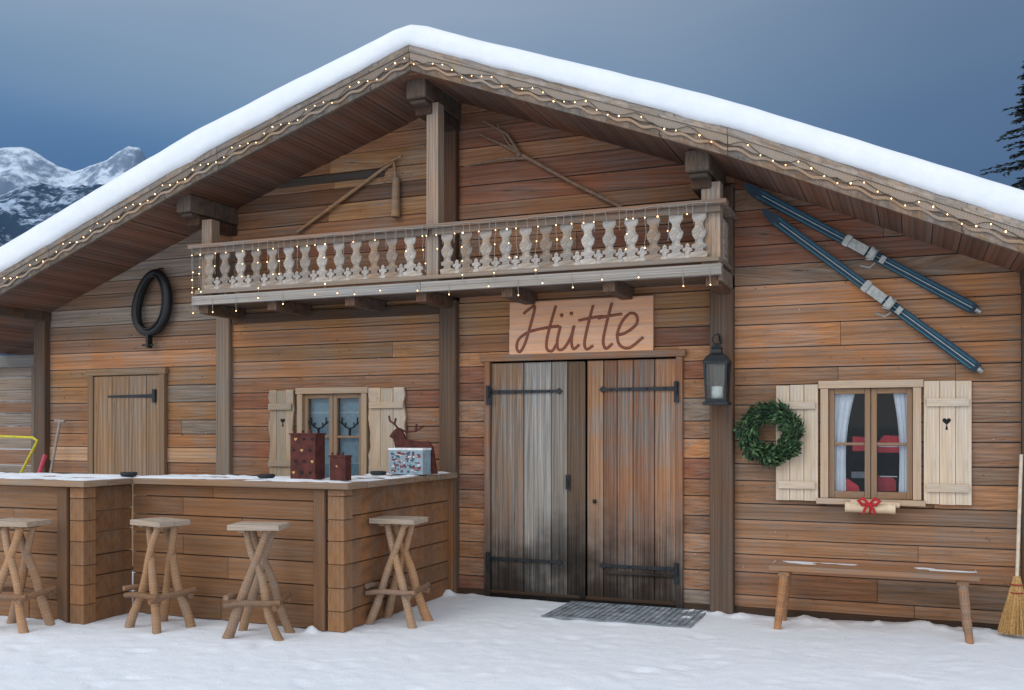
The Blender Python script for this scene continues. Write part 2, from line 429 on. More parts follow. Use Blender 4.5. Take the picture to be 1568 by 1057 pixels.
# ------------------------------------------------------------------ balcony
bl=MB(); BX0,BX1=-6.48,-1.40
GB=C(144,128,114)
for i in range(4):
    y0=-.60+.15*i; bl.box(BX0,BX1,y0+.002,y0+.146,2.765,2.80,jc(C(110,84,66)),'x')
for a,b in ((BX0-.02,-4.0),(-3.996,BX1+.02)): bl.box(a,b,-.655,-.603,2.74,2.825,jc(C(160,156,152),.05),'x')
for X in (-6.4,-5.6,-4.75,-4.02,-3.2,-2.3,-1.46): bl.box(X-.05,X+.05,-.60,.02,2.66,2.763,jc(C(100,74,58)),'y')
for X in (BX0-.01,BX1-.02): bl.box(X,X+.035,-.60,0,2.70,2.81,jc(GB),'y')
for a,b in ((BX0-.06,-3.95),(-3.946,BX1+.06)):
    bl.box(a,b,-.665,-.545,3.29,3.325,jc(C(156,122,100),.08),'x'); bl.box(a+.05,b-.05 if b>-2 else b,-.63,-.58,3.235,3.288,jc(C(130,108,92)),'x')
bl.box(BX0,BX1,-.63,-.59,2.85,2.885,jc(GB),'x')
for X in (BX0-.03,BX1-.05):
    bl.box(X,X+.09,-.543,.0,3.288,3.32,jc(GB),'y')
    bl.box(X+.02,X+.06,-.585,.0,2.85,2.885,jc(GB),'y')
for X,w,z1 in ((-6.38,.12,3.58),(-3.92,.115,4.41),(-1.475,.15,3.48)): bl.box(X-w/2,X+w/2,-.64+.06,-.46,2.80,z1,jc(C(156,132,112)),'z')
bprof=[(0,.062),(.10,.070),(.12,.070),(.14,.034),(.20,.030),(.22,.058),(.30,.058),(.32,.034),(.40,.030),(.50,.052),(.60,.058),(.68,.036),(.78,.030),(.84,.044),(.88,.056),(1,.056)]
sprof=[(0,.03),(.06,.03),(.08,.018),(.14,.018),(.16,.038),(.22,.038),(.24,.018),(.30,.016),(.34,.002)]
def baluster(cx,cy,ax,pr=bprof,c=None):
    z0,h=2.888,.35
    c=c or R.choice([C(172,162,152),C(160,146,132),C(150,128,110),C(178,172,166)])
    L=[(w,z0+h*t) for t,w in pr]+[(-w,z0+h*t) for t,w in reversed(pr)]
    T=Matrix.Translation((cx,cy,0))@Matrix.Rotation(math.pi/2 if ax else 0,4,'Z')
    bl.poly(L,-.010,.010,jc(c,.12),'z',0,T)
n=27
for i in range(n):
    X=BX0+.16+(BX1-BX0-.32)*i/(n-1)
    if abs(X+3.92)>=.09: baluster(X,-.605+R.uniform(-.004,.004),0)
    Xm=X+(BX1-BX0-.32)/(n-1)/2
    if i<n-1 and abs(Xm+3.92)>=.09: baluster(Xm,-.605,0,sprof,C(178,172,166))
for y in (-.45,-.29,-.13): baluster(BX0+.03,y,1); baluster(BX1-.03,y,1)
bl.build('balcony',W_GREY,house,.002)
# ------------------------------------------------------------------ double door
dd=MB()
bx=[-3.600,-3.277,-3.011,-2.857,-2.700]; cl=[C(146,116,92),C(152,150,148),C(140,132,124),C(112,90,72)]
for i in range(4): dd.box(bx[i]+.003,bx[i+1]-.003,-.012-R.uniform(0,.006),.03,.035,2.14,cl[i],'z')
bx=[-2.675,-2.523,-2.40,-2.256,-2.065,-1.876]; cl=[C(168,124,90),C(142,96,70),C(160,110,76),C(152,102,72),C(172,122,86)]
for i in range(5): dd.box(bx[i]+.003,bx[i+1]-.003,-.012-R.uniform(0,.006),.03,.035,2.14,cl[i],'z')
dd.box(-2.735,-2.685,-.045,-.02,.04,2.13,C(112,90,72),'z')
dd.box(-3.58,-2.9,.031,.05,0,2.1,C(40,30,25),'z'); dd.box(-2.9,-1.9,.032,.05,0,2.1,C(40,30,25),'z')
dd.box(-3.655,-3.603,-.05,.03,0,2.155,C(156,108,78),'z'); dd.box(-1.872,-1.815,-.05,.03,0,2.155,C(160,110,78),'z')
dd.box(-3.70,-1.79,-.055,.03,2.157,2.215,C(158,112,80),'x'); dd.box(-3.6,-1.87,-.06,.03,-.02,.034,C(70,50,40),'x')
dd.box(-2.50,-1.88,-.05,-.022,.27,.30,C(110,80,62),'x')
dd.build('double_door',W_DOOR,house,.003)
hg=MB(); K=C(36,40,44)
def strap(x0,x1,z,side,w=.035):
    tip=x1 if side==x0 else x0; s=1 if tip>side else -1
    hg.poly([(side,z-w/2),(tip-s*.06,z-w*.32),(tip-s*.03,z-w*.8),(tip,z),(tip-s*.03,z+w*.8),(tip-s*.06,z+w*.32),(side,z+w/2)],-.034,-.021,K)
    hg.box(side-.02,side+.02,-.066,-.052,z-.12,z+.06,K,'z')
    hg.tube([(side,-.07,z-.05),(side,-.07,z+.05)],.013,K,8)
    for k in range(4): hg.ball((side+s*(.1+.16*k),-.036,z),.009,K)
for z in (1.877,.347): strap(-3.61,-2.90,z,-3.61)
for z in (1.885,.34): strap(-2.56,-1.865,z,-1.865)
hg.box(-2.87,-2.83,-.034,-.021,1.0,1.13,K,'z'); hg.tube([(-2.85,-.06,1.02),(-2.85,-.06,1.1)],.008,K); hg.ball((-2.6,-.03,.9),.02,K)
hg.poly([(-8.15,1.88),(-7.5,1.87),(-7.5,1.91),(-8.15,1.90)],-.062,-.05,K); hg.box(-7.52,-7.48,-.08,-.05,1.82,1.96,K,'z')
hg.build('door_ironwork',M_IRON,house)
ld=MB()
xs_=[-8.36,-8.10,-7.86,-7.62,-7.44]
for i in range(4): ld.box(xs_[i]+.002,xs_[i+1]-.002,-.048-R.uniform(0,.005),-.015,.05,2.11,jc(C(156,124,94),.14),'z')
ld.box(-8.44,-8.362,-.065,-.015,0,2.12,C(142,114,88),'z'); ld.box(-7.438,-7.365,-.065,-.015,0,2.12,C(142,114,88),'z'); ld.box(-8.46,-7.35,-.07,-.015,2.122,2.19,C(148,120,92),'x')
ld.build('side_door',W_WALL,house,.003)
# ------------------------------------------------------------------ windows
def window(nm,x0,x1,z0,z1,cas,sash,trz,cw=.06,cx=None):
    w=MB(); cx=cx or (x0+x1)/2
    w.box(x0,x0+cw,-.055,.05,z0,z1-cw-.002,cas,'z'); w.box(x1-cw,x1,-.055,.05,z0,z1-cw-.002,cas,'z')
    w.box(x0-.015,x1+.015,-.06,.05,z1-cw,z1,jc(cas,.05),'x'); w.box(x0-.03,x1+.03,-.085,.05,z0-.045,z0-.002,jc(cas,.05),'x')
    a,b=x0+cw+.003,x1-cw-.003; s=.042
    for (p,q) in ((a,cx-.003),(cx+.003,b)):
        w.box(p,p+s,-.02,.03,z0+.002,z1-cw-.004,sash,'z'); w.box(q-s,q,-.02,.03,z0+.002,z1-cw-.004,sash,'z')
        w.box(p+s+.001,q-s-.001,-.018,.03,z0+.002,z0+.055,sash,'x'); w.box(p+s+.001,q-s-.001,-.018,.03,z1-cw-.045,z1-cw-.004,sash,'x')
        w.box(p+s+.001,q-s-.001,-.014,.02,trz-.011,trz+.011,sash,'x')
    w.build(nm+'_frame',W_PALE,house,.003)
    g=MB(); g.box(a+.01,b-.01,.008,.012,z0+.03,z1-cw-.02,(1,1,1)); g.build(nm+'_glass',M_GLASS,house)
window('right_window',-.695,.055,.985,1.925,C(198,170,142),C(154,122,94),1.42,cx=-.315)
window('bar_window',-5.70,-4.90,1.0,1.945,C(176,152,126),C(156,124,94),1.46)
cu=MB()
def curtain(x0,x1,z0,z1,w0,w1,right):
    nz,nx=14,16; vs=[];fs=[]
    for i in range(nz+1):
        t=i/nz; z=z1+(z0-z1)*t; ww=(w0*(1-t)+w1*t)*(1-.25*math.sin(t*math.pi))
        for j in range(nx+1):
            s=j/nx; x=(x1-ww*s) if right else (x0+ww*s)
            vs.append((x,.045+.010*math.sin(s*26+t*2),z))
    for i in range(nz):
        for j in range(nx): a=i*(nx+1)+j; fs.append([a,a+1,a+nx+2,a+nx+1])
    cu.add(vs,fs,[[(0,0)]*4]*len(fs),(1,1,1),0,True)
curtain(-.615,-.3,1.0,1.87,.19,.11,False); curtain(-.3,-.02,1.0,1.87,.14,.09,True)
cu.build('curtains',M_WHITE,house,recalc=False)
it=MB(); it.box(-5.66,-4.94,.06,.07,.98,1.91,C(122,152,164))
for zz in (1.20,1.46,1.70): it.box(-5.66,-4.94,.055,.059,zz-.008,zz+.008,C(160,180,188))
RD=C(214,50,60)  # red car reflections with pale trims, painted as shapes behind the right window glass
it.poly([(-.62,1.03),(-.40,1.03),(-.41,1.08),(-.50,1.14),(-.56,1.11),(-.62,1.09)],.07,.09,RD); it.poly([(-.60,1.09),(-.52,1.13),(-.50,1.12),(-.58,1.08)],.06,.068,C(210,205,205))
it.poly([(-.46,1.36),(-.34,1.36),(-.34,1.43),(-.36,1.47),(-.46,1.48)],.13,.2,RD); it.poly([(-.27,1.35),(-.06,1.35),(-.05,1.41),(-.09,1.48),(-.22,1.49),(-.27,1.43)],.13,.19,RD); it.box(-.26,-.05,.12,.128,1.395,1.403,C(220,220,220))
it.poly([(-.27,1.04),(-.13,1.04),(-.13,1.12),(-.17,1.16),(-.27,1.16)],.12,.17,C(186,46,54)); it.box(-.25,-.12,.11,.118,1.155,1.163,C(220,220,220))
it.box(-.47,-.35,.16,.2,1.14,1.19,C(130,136,142))
it.build('window_interior_and_reflections',M_COL,house)
an=MB()
for cx in (-5.48,-5.12):
    an.tube([(cx,.0,1.47),(cx,.0,1.54)],.013,K,6)
    for s in (-1,1):
        an.tube([(cx,.0,1.54),(cx+s*.05,0,1.555),(cx+s*.09,0,1.60),(cx+s*.085,0,1.65)],.007,K,6)
        an.tube([(cx+s*.05,0,1.555),(cx+s*.045,0,1.60)],.006,K,5); an.tube([(cx+s*.08,0,1.58),(cx+s*.115,0,1.61)],.006,K,5)
an.build('antler_window_ornament',M_DARK)
def shutter(nm,x0,x1,z0,z1,col,heart=None,mat=W_PALE,rag=0,npl=3):
    s=MB(); n=npl
    for i in range(n):
        a=x0+(x1-x0)*i/n; b=x0+(x1-x0)*(i+1)/n
        if rag and i in (0,n-1):
            zs_=np.linspace(z0,z1,14)
            if i==0: L=[(a+R.uniform(0,.03),z) for z in zs_][::-1]; L=[(b-.002,z1)]+L+[(b-.002,z0)]; L=L[::-1]
            else: L=[(a+.002,z0)]+[(b-R.uniform(0,.03),z) for z in zs_]+[(a+.002,z1)]
            s.poly(L,-.05,-.022,jc(col,.1),'z')
        else: s.box(a+.0015,b-.0015,-.048-R.uniform(0,.004),-.022,z0+R.uniform(0,.008),z1-R.uniform(0,.008),jc(col,.07),'z')
    for zz in (z0+.13,z1-.17): s.box(x0+.02,x1-.02,-.075,-.054,zz-.03,zz+.03,jc(col,.06),'x')
    if heart:
        hx,hz,r=heart; L=[]
        for k in range(24):
            t=2*math.pi*k/24; L.append((hx+r*16*math.sin(t)**3/16,hz+r*(13*math.cos(t)-5*math.cos(2*t)-2*math.cos(3*t)-math.cos(4*t))/16))
        s.poly(L[::-1],-.0545,-.03,C(60,44,34),'z',1)
        s.poly([(hx-.010,hz-r*2.2),(hx+.010,hz-r*2.2),(hx,hz-r*.7)],-.0545,-.03,C(60,44,34),'z',1)
    s.build(nm,[mat,M_DARK],house,.003)
PS=C(206,188,166)
shutter('shutter',-1.045,-.712,.955,1.90,PS); shutter('shutter_heart',.072,.41,.955,1.915,PS,(.235,1.60,.030))
GS=C(166,148,128)
shutter('shutter_weathered',-6.05,-5.735,1.06,1.93,GS,(-5.87,1.62,.026),W_PALE,1); shutter('shutter_weathered_b',-4.885,-4.47,1.0,1.935,C(184,166,146),None,W_PALE,1)
# ------------------------------------------------------------------ sign
sg=MB(); SX0,SX1,SZ0,SZ1=-3.405,-2.07,2.195,2.685
for k in range(2):
    zc=(SZ0+SZ1)/2; sg.box(SX0+.004*k,SX1,-.05,-.014,(SZ0,zc+.001)[k],(zc-.0005,SZ1)[k],jc(C(220,168,134),.03),'x',0)
def sp(pts):
    P=[(SX0+(x-783)/219*1.335,SZ0+(547-y)/83*.49) for x,y in pts]
    out=[]
    for i in range(len(P)-1):
        p0=P[max(i-1,0)];p1=P[i];p2=P[i+1];p3=P[min(i+2,len(P)-1)]
        for k in range(6):
            t=k/6; f=lambda a,b,c,d:.5*(2*b+(c-a)*t+(2*a-5*b+4*c-d)*t*t+(3*b-a-3*c+d)*t**3)
            out.append((f(p0[0],p1[0],p2[0],p3[0]),-.048,f(p0[1],p1[1],p2[1],p3[1])))
    out.append((P[-1][0],-.048,P[-1][1])); return out
B_=C(128,72,52)
for st in ([(806,482),(814,476),(824,472),(817,500),(808,528),(800,540),(795,533),(799,520),(815,510),(840,505),(862,503)],
           [(857,472),(850,495),(843,522),(843,537),(851,540),(858,530)],
           [(864,503),(859,525),(861,538),(870,536),(880,520),(885,503),(881,525),(884,538),(893,532)],
           [(914,474),(907,500),(901,528),(904,539),(914,534)],[(892,496),(910,493),(929,491)],
           [(942,472),(935,498),(929,527),(933,539),(943,532)],[(921,494),(938,491),(957,489)],
           [(948,520),(962,517),(978,505),(978,492),(968,489),(956,502),(950,520),(954,535),(968,539),(988,524)]):
    sg.tube(sp(st),.014,B_,6,False,1)
for d in ((866,487),(881,485)):
    P=sp([d,(d[0]+.5,d[1])]); sg.ball(P[0],.019,B_,1)
sg.build('hut_sign',[W_SIGN,M_COL],None,0)
# ------------------------------------------------------------------ string lights
sl=MB(); wc=C(60,58,50)
pts=[]; k_=0
for x in np.arange(-10.0,1.7,.045):
    x=float(x); z=zr(x)-.10+.03*math.sin(x*2*math.pi/.42)+.01*math.sin(x*31); pts.append((x,-.905,z)); k_+=1
    if k_%2==0 and R.random()<.9: sl.ball((x,-.915,z-.012),.0048 if R.random()<.75 else .0066,(1,1,1),1)
sl.tube(pts,.003,wc,4); sl.build('string_lights',[M_COL,M_BULB])
ic=MB(); x=BX0+.0
while x<BX1:
    L=R.choice([.12,.2,.3,.42,.55]); y=-.675; p=[]
    z=3.30; xx=x
    while z>3.30-L: p.append((xx,y,z)); z-=.04; xx+=R.uniform(-.008,.008)
    ic.tube(p,.0022,C(150,150,145),4)
    for q in p[2::3]:
        if R.random()<.6: ic.ball((q[0],y-.006,q[2]),.0048 if R.random()<.8 else .0068,(1,1,1),1)
    x+=R.uniform(.05,.12)
for y in np.arange(-.6,0,.09):
    p=[(BX0-.05,float(y),3.30),(BX0-.05,float(y),3.1),(BX0-.055,float(y),2.95)]; ic.tube(p,.0022,C(150,150,145),4)
    for q in p[1:]: ic.ball((q[0],q[1],q[2]-.03),.0055,(1,1,1),1)
ic.tube([(x,-.672,3.30+.006*math.sin(x*19)) for x in np.arange(BX0,BX1,.06)],.003,C(150,150,145),4)
x=BX0
while x<BX1:
    L=R.choice([.03,.05,.1,.14]); ic.tube([(x,-.665,2.80),(x+.01,-.665,2.80-L)],.0022,C(150,150,145),4); ic.ball((x+.01,-.668,2.80-L),.0055,(1,1,1),1); x+=R.uniform(.15,.4)
ic.build('icicle_lights',[M_COL,M_BULB])
# ------------------------------------------------------------------ gable tools
t1=MB(); TC=C(168,130,94)
t1.tube([(-5.70,-.05,3.50),(-5.1,-.06,3.82),(-4.60,-.05,4.10)],[.017,.02,.017],TC); t1.tube([(-4.60,-.06,4.12),(-4.57,-.06,3.90)],[.013,.016],TC); t1.tube([(-4.57,-.06,3.93),(-4.575,-.06,3.56)],[.036,.045],TC,10); t1.tube([(-4.75,-.08,4.05),(-4.50,-.08,4.13)],.012,TC)
t1.build('wooden_flail',W_LOG)
t2=MB(); T2=C(138,112,94)
t2.tube([(-2.344,-.06,3.462),(-2.8,-.065,3.72),(-3.296,-.06,4.03),(-3.45,-.06,4.12),(-3.70,-.06,4.25)],[.017,.017,.02,.014,.008],T2)
t2.tube([(-3.296,-.06,4.03),(-3.42,-.07,4.22),(-3.66,-.06,4.37)],[.018,.013,.007],T2); t2.tube([(-3.2,-.06,3.98),(-3.45,-.07,4.0),(-3.853,-.06,3.97)],[.018,.014,.008],T2); t2.ball((-3.30,-.07,4.02),.035,T2)
t2.tube([(-3.296,-.06,4.05),(-3.40,-.07,4.12),(-3.52,-.06,4.32)],[.014,.01,.006],T2)
t2.build('wooden_hay_fork',W_LOG)
# ------------------------------------------------------------------ horse collar
hc=MB(); P=[];rd=[]
for k in range(40):
    a=2*math.pi*k/40; X=.205*math.sin(a)*(1-.16*math.cos(a)); Zc=.315*math.cos(a); sh_=.045*math.cos(a)
    P.append((-7.50+X+sh_,-.09,2.88+Zc)); rd.append(.042+.012*abs(math.sin(a)))
hc.tube(P,rd,(0,0,0),10,True)
P2=[(-7.50+(p[0]+7.50)*.85,-.135,2.88+(p[2]-2.88)*.89) for p in P]; hc.tube(P2,.012,(0,0,0),6,True)
hc.box(-7.565,-7.535,-.12,-.05,2.40,2.56,(0,0,0),'z'); hc.tube([(-7.63,-.1,2.43),(-7.48,-.1,2.43)],.010,(0,0,0),6)
hc.tube([(-7.45,-.09,3.18),(-7.43,-.07,3.24),(-7.42,-.02,3.25)],.010,(0,0,0),6)
hc.build('horse_collar',M_LEATH)
# ------------------------------------------------------------------ skis
def ski(p0,p1,bpos):
    dx,dz=p1[0]-p0[0],p1[1]-p0[1]; L=math.hypot(dx,dz); T=Matrix.Translation((p0[0],-.06,p0[1]))@Matrix.Rotation(-math.atan2(dz,dx),4,'Y')
    m=MB()
    half=[(0,.006),(.03,.026),(.09,.042),(.2,.046),(.5,.041),(1.0,.037),(1.5,.040),(1.85,.044),(L-.06,.043),(L-.02,.036),(L,.02)]
    def yy(x): return -.10*max(0,(.22-x)/.22)**2
    vs=[];fs=[];N=len(half)
    for x,w in half:
        for (zz,t) in ((-w,0),(w,0),(w,-.016),(-w,-.016)): vs.append(T@V((x,yy(x)+t,zz)))
    for i in range(N-1):
        for k in range(4): fs.append([i*4+k,i*4+(k+1)%4,i*4+4+(k+1)%4,i*4+4+k])
    fs.append([0,1,2,3]); fs.append([N*4-4+k for k in range(4)])
    m.add(vs,fs,[[(0,0)]*4]*len(fs),C(18,42,58))
    def stripe(z0,z1,x0,x1,c,d=.0185):
        n=10; vs=[];fs=[]
        for i in range(n+1):
            x=x0+(x1-x0)*i/n; vs+= [T@V((x,yy(x)-d,z0)),T@V((x,yy(x)-d,z1))]
        for i in range(n): fs.append([2*i,2*i+1,2*i+3,2*i+2])
        m.add(vs,fs,[[(0,0)]*4]*n,c)
    stripe(-.003,.003,.15,L-.05,C(150,172,180)); stripe(-.031,-.026,.12,L-.06,C(46,124,146)); stripe(.016,.030,.12,L-.06,C(24,76,98))
    B=lambda c,a,b,d,col:m.obox(T@V(c),T.to_3x3()@V((a,0,0)),T.to_3x3()@V((0,b,0)),T.to_3x3()@V((0,0,d)),col,1)
    B((bpos,-.026,0),.10,.010,.038,(1,1,1)); B((bpos-.07,-.04,0),.02,.014,.046,(1,1,1)); B((bpos+.15,-.036,0),.030,.022,.046,(1,1,1)); B((bpos+.24,-.026,0),.02,.012,.03,(1,1,1))
    a=T@V((bpos+.13,-.06,.05)); b=T@V((bpos+.13,-.06,-.06)); m.tube([a,T@V((bpos+.18,-.09,.03)),T@V((bpos+.18,-.09,-.04)),b],.008,(1,1,1),6,False,1)
    m.tube([T@V((bpos+.2,-.03,-.05)),T@V((bpos+.19,-.04,-.10)),T@V((bpos+.12,-.04,-.12))],.009,(1,1,1),6,False,1)
    m.tube([T@V((L-.02,-.03,.0)),T@V((L+.02,-.03,0))],.022,(1,1,1),8,False,1)
    m.tube([T@V((bpos,.05,0)),T@V((bpos,-.02,0))],.012,(1,1,1),6,False,1)
    m.build('ski',[M_COL,M_METAL],recalc=True)
ski((-1.289,3.54),(.453,2.435),1.02); ski((-1.134,3.32),(.467,1.985),1.10)
# ------------------------------------------------------------------ lantern
ln=MB(); lx,ly=-1.483,-.26; IR=C(62,72,72)
ln.box(lx-.10,lx+.10,ly-.10,ly+.10,1.735,1.76,IR); ln.box(lx-.085,lx+.085,ly-.085,ly+.085,1.762,1.785,IR)
for sx in (-1,1):
    for sy in (-1,1): ln.beam((lx+sx*.075,ly+sy*.075,1.785),(lx+sx*.088,ly+sy*.088,2.07),.016,.016,IR,(0,1,0))
ln.box(lx-.10,lx+.10,ly-.10,ly+.10,2.07,2.09,IR)
ln.lathe((lx,ly,2.09),[(.145,0),(.10,.045),(.055,.07),(.05,.10),(.062,.105),(.03,.135),(.012,.15)],IR,4,0,False)
ln.tube([(lx+.04*math.cos(a),ly,2.27+.04*math.sin(a)) for a in np.linspace(0,6.0,12)],.006,IR,5)
ln.tube([(lx,-.1,2.25),(lx,-.18,2.32),(lx,ly,2.31)],.009,IR,6)
ln.lathe((lx,ly,1.785),[(.045,0),(.045,.10),(.01,.105)],C(240,240,235),12,1)
for s in (-1,1):
    ln.box(lx-.075,lx+.075,ly+s*.078,ly+s*.080,1.79,2.07,(1,1,1),'x',2); ln.box(lx+s*.078,lx+s*.080,ly-.075,ly+.075,1.79,2.07,(1,1,1),'y',2)
ln.build('lantern',[M_IRON,M_COL,M_LGLASS])
# ------------------------------------------------------------------ wreath
wr=MB(); wx,wz=-1.082,1.50
for i in range(3200):
    a=R.uniform(0,2*math.pi); b=R.uniform(-.9,math.pi+.9); rr=.070*math.sqrt(R.random())*(1+.22*math.sin(a*7)+.1*math.sin(a*13))
    cr=.180+rr*math.cos(b); c=V((wx+cr*math.cos(a),-.10-rr*abs(math.sin(b))*1.0,wz+cr*math.sin(a)))
    d=V((-math.sin(a)*.9+R.uniform(-.8,.8)+.6*math.cos(a)*math.cos(b),-.35+R.uniform(-.5,.3),math.cos(a)*.9+R.uniform(-.8,.8)+.6*math.sin(a)*math.cos(b))).normalized()
    n_=d.cross(V((R.uniform(-1,1),R.uniform(-1,1),R.uniform(-1,1)))).normalized()*R.uniform(.006,.011); l=R.uniform(.03,.066)
    col=jc(R.choice([C(44,66,44),C(58,88,54),C(84,112,70),C(28,48,34)]),.3)
    wr.add([c-d*.2*l,c+d*l*.5+n_,c+d*l,c+d*l*.5-n_],[[0,1,2,3]],[[(0,0)]*4],col)
wr.tube([(wx+.182*math.cos(a),-.09,wz+.182*math.sin(a)) for a in np.linspace(0,2*math.pi,30)[:-1]],.038,C(26,40,26),8,True)
wr.build('christmas_wreath',M_NEED,recalc=False)
# ------------------------------------------------------------------ wrapped roll with bow
gr=MB(); gr.tube([(-.50,-.14,.925),(-.13,-.14,.92)],.040,C(214,190,160),12); gr.tube([(-.46,-.13,.965),(-.10,-.13,.948)],.022,C(206,180,150),10)
rc=C(178,24,34)
gr.tube([(-.33+.002*k,-.14+.045*math.sin(k*.5),.925+.048*math.cos(k*.5)) for k in range(13)],.010,rc,6)
for s in (-1,1):
    gr.tube([(-.32,-.195,.955),(-.32+s*.045,-.205,1.0),(-.32+s*.078,-.205,.98),(-.32+s*.05,-.195,.95),(-.32,-.195,.955)],[.008,.015,.015,.013,.008],rc,6)
    gr.tube([(-.32,-.195,.955),(-.32+s*.03,-.20,.92),(-.32+s*.045,-.195,.88)],[.008,.011,.009],rc,6)
gr.build('gift_roll',M_COL)
# ------------------------------------------------------------------ bench
def snowpatch(m,x0,x1,y0,y1,z,h=.014,seed=0,thr=-.1,st=.03):
    nx=max(2,int((x1-x0)/st)); ny=max(2,int((y1-y0)/st)); vs=[];fs=[]
    for i in range(nx+1):
        for j in range(ny+1):
            x=x0+(x1-x0)*i/nx; y=y0+(y1-y0)*j/ny
            e=min(1,min(i,nx-i)/1.5,min(j,ny-j)/1.5)
            v=noise.noise(V((x*3+seed,y*4,0)))+.5*noise.noise(V((x*11+seed,y*11,3)))
            hh=h*max(-.5,min(1,(v-thr)*2.5))*e-.002*(1-e)
            vs.append((x,y,z+hh))
    for i in range(nx):
        for j in range(ny): a=i*(ny+1)+j; fs.append([a,a+ny+1,a+ny+2,a+1])
    m.add(vs,fs,[[(0,0)]*4]*len(fs),(1,1,1),0,True)
be=MB(); BC=C(170,124,88)
be.box(-1.04,.44,-.53,-.355,.445,.485,jc(BC,.06),'x'); be.box(-1.03,.43,-.35,-.18,.445,.483,jc(BC,.06),'x')
for X,s in ((-.93,-1),(.33,1)):
    be.box(X-.04,X+.04,-.50,-.2,.405,.444,jc(BC),'y')
    for y,t in ((-.47,-1),(-.24,1)): be.tube([(X,y,.41),(X+s*.045,y+t*.05,-.02)],[.036,.028],jc(BC),10)
ben=be.build('wooden_bench',W_LOG,None,.006)
bs=MB(); snowpatch(bs,-1.03,.43,-.36,-.19,.4842,.005,5,.22,.02); bs.build('frost_patches',M_SNOW,ben,recalc=False)
# ------------------------------------------------------------------ broom
br=MB(); bx_,by_=.72,-.24
br.tube([(bx_-.02,by_,.42),(bx_+.02,by_+.12,1.35)],.013,C(200,185,165),8,False,0)
for i in range(420):
    a=R.uniform(0,2*math.pi); r=math.sqrt(R.random()); tx=r*math.cos(a);ty=r*math.sin(a)
    br.tube([(bx_-.02+tx*.02,by_+ty*.02,.46),(bx_-.022+tx*.055,by_+ty*.03,.32),(bx_-.03+tx*.115,by_+ty*.05,.03+R.uniform(0,.03))],.0035,(1,1,1),3,False,1)
for z in (.40,.34): br.tube([(bx_-.02+.045*math.cos(a),by_+.035*math.sin(a),z) for a in np.linspace(0,6.28,14)[:-1]],.005,C(150,40,40),5,True,0)
br.build('straw_broom',[M_COL,M_STRAW])
# ------------------------------------------------------------------ bar
bar=empty('outdoor_bar'); b=MB(); BAR=C(144,104,72)
def rows(fn,z1=1.08):
    z=.0
    while z<z1-.02:
        h=R.uniform(.15,.19); zz=min(z+h,z1)
        if z1-zz<.05: zz=z1
        fn(z+.004,zz-.003,jc(BAR,.13)); z=zz
def r1(a,c,col): 
    s=R.uniform(-5.6,-4.6); 
    b.box(-6.05,s-.001,-1.90-R.uniform(0,.006),-1.85,a,c,col,'x'); b.box(s+.001,-4.03,-1.90-R.uniform(0,.006),-1.85,a,c,jc(col,.08),'x')
rows(r1); rows(lambda a,c,col:b.box(-4.05,-4.0+R.uniform(0,.006),-1.848,-.10,a,c,jc(C(136,96,66),.10),'y'))
def r2(a,c,col):
    s=R.uniform(-7.4,-6.6); b.box(-8.3,s-.001,-2.42-R.uniform(0,.006),-2.37,a,c,col,'x'); b.box(s+.001,-6.09,-2.42-R.uniform(0,.006),-2.37,a,c,jc(col,.08),'x')
rows(r2); rows(lambda a,c,col:b.box(-6.10,-6.05+R.uniform(0,.006),-2.368,-1.912,a,c,jc(C(128,92,64),.10),'y'))
def corner(X,Y):
    z=0
    while z<1.07:
        h=min(R.uniform(.15,.19),1.08-z); b.box(X-.12,X+.022,Y-.03,Y+.1,z+.002,z+h-.002,jc(C(150,110,76),.12),'z'); z+=h
    b.box(X-.24,X-.14,Y-.045,Y-.008,.0,1.08,jc(C(124,92,68),.08),'z')
corner(-4.0,-1.905); corner(-6.05,-2.425)
b.box(-4.03,-3.955,-.095,-.04,0,1.08,jc(C(140,96,60)),'z')
b.box(-6.0,-4.1,-1.80,-1.76,0,1.07,C(50,38,30),'x'); b.box(-4.10,-4.06,-1.7,-.12,0,1.07,C(50,38,30),'y'); b.box(-8.2,-6.15,-2.34,-2.30,0,1.07,C(50,38,30),'x')
b.build('bar_front',W_BAR,bar,.005)
ct=MB(); CC=C(160,128,98)
ct.box(-6.0,-3.90,-2.0,-1.702,1.085,1.135,jc(CC),'x'); ct.box(-6.0,-3.90,-1.698,-1.402,1.085,1.133,jc(CC),'x')
ct.box(-4.50,-4.202,-1.398,-.1,1.085,1.135,jc(CC),'y'); ct.box(-4.198,-3.90,-1.398,-.1,1.085,1.134,jc(CC),'y')
ct.box(-8.4,-5.96,-2.52,-2.26,1.085,1.136,jc(CC),'x'); ct.box(-8.4,-5.96,-2.257,-2.003,1.085,1.134,jc(CC),'x'); ct.box(-8.4,-6.003,-1.999,-1.75,1.085,1.134,jc(CC),'x')
ct.build('counter_top',W_LOG,bar,.006)
cs=MB()
snowpatch(cs,-6.0,-3.92,-1.98,-1.41,1.136,.012,1,-.15); snowpatch(cs,-4.48,-3.92,-1.41,-.1,1.136,.010,7,-.1); snowpatch(cs,-8.4,-5.98,-2.50,-1.76,1.137,.012,3,-.2)
cs.build('counter_snow',M_SNOW,bar,recalc=False)
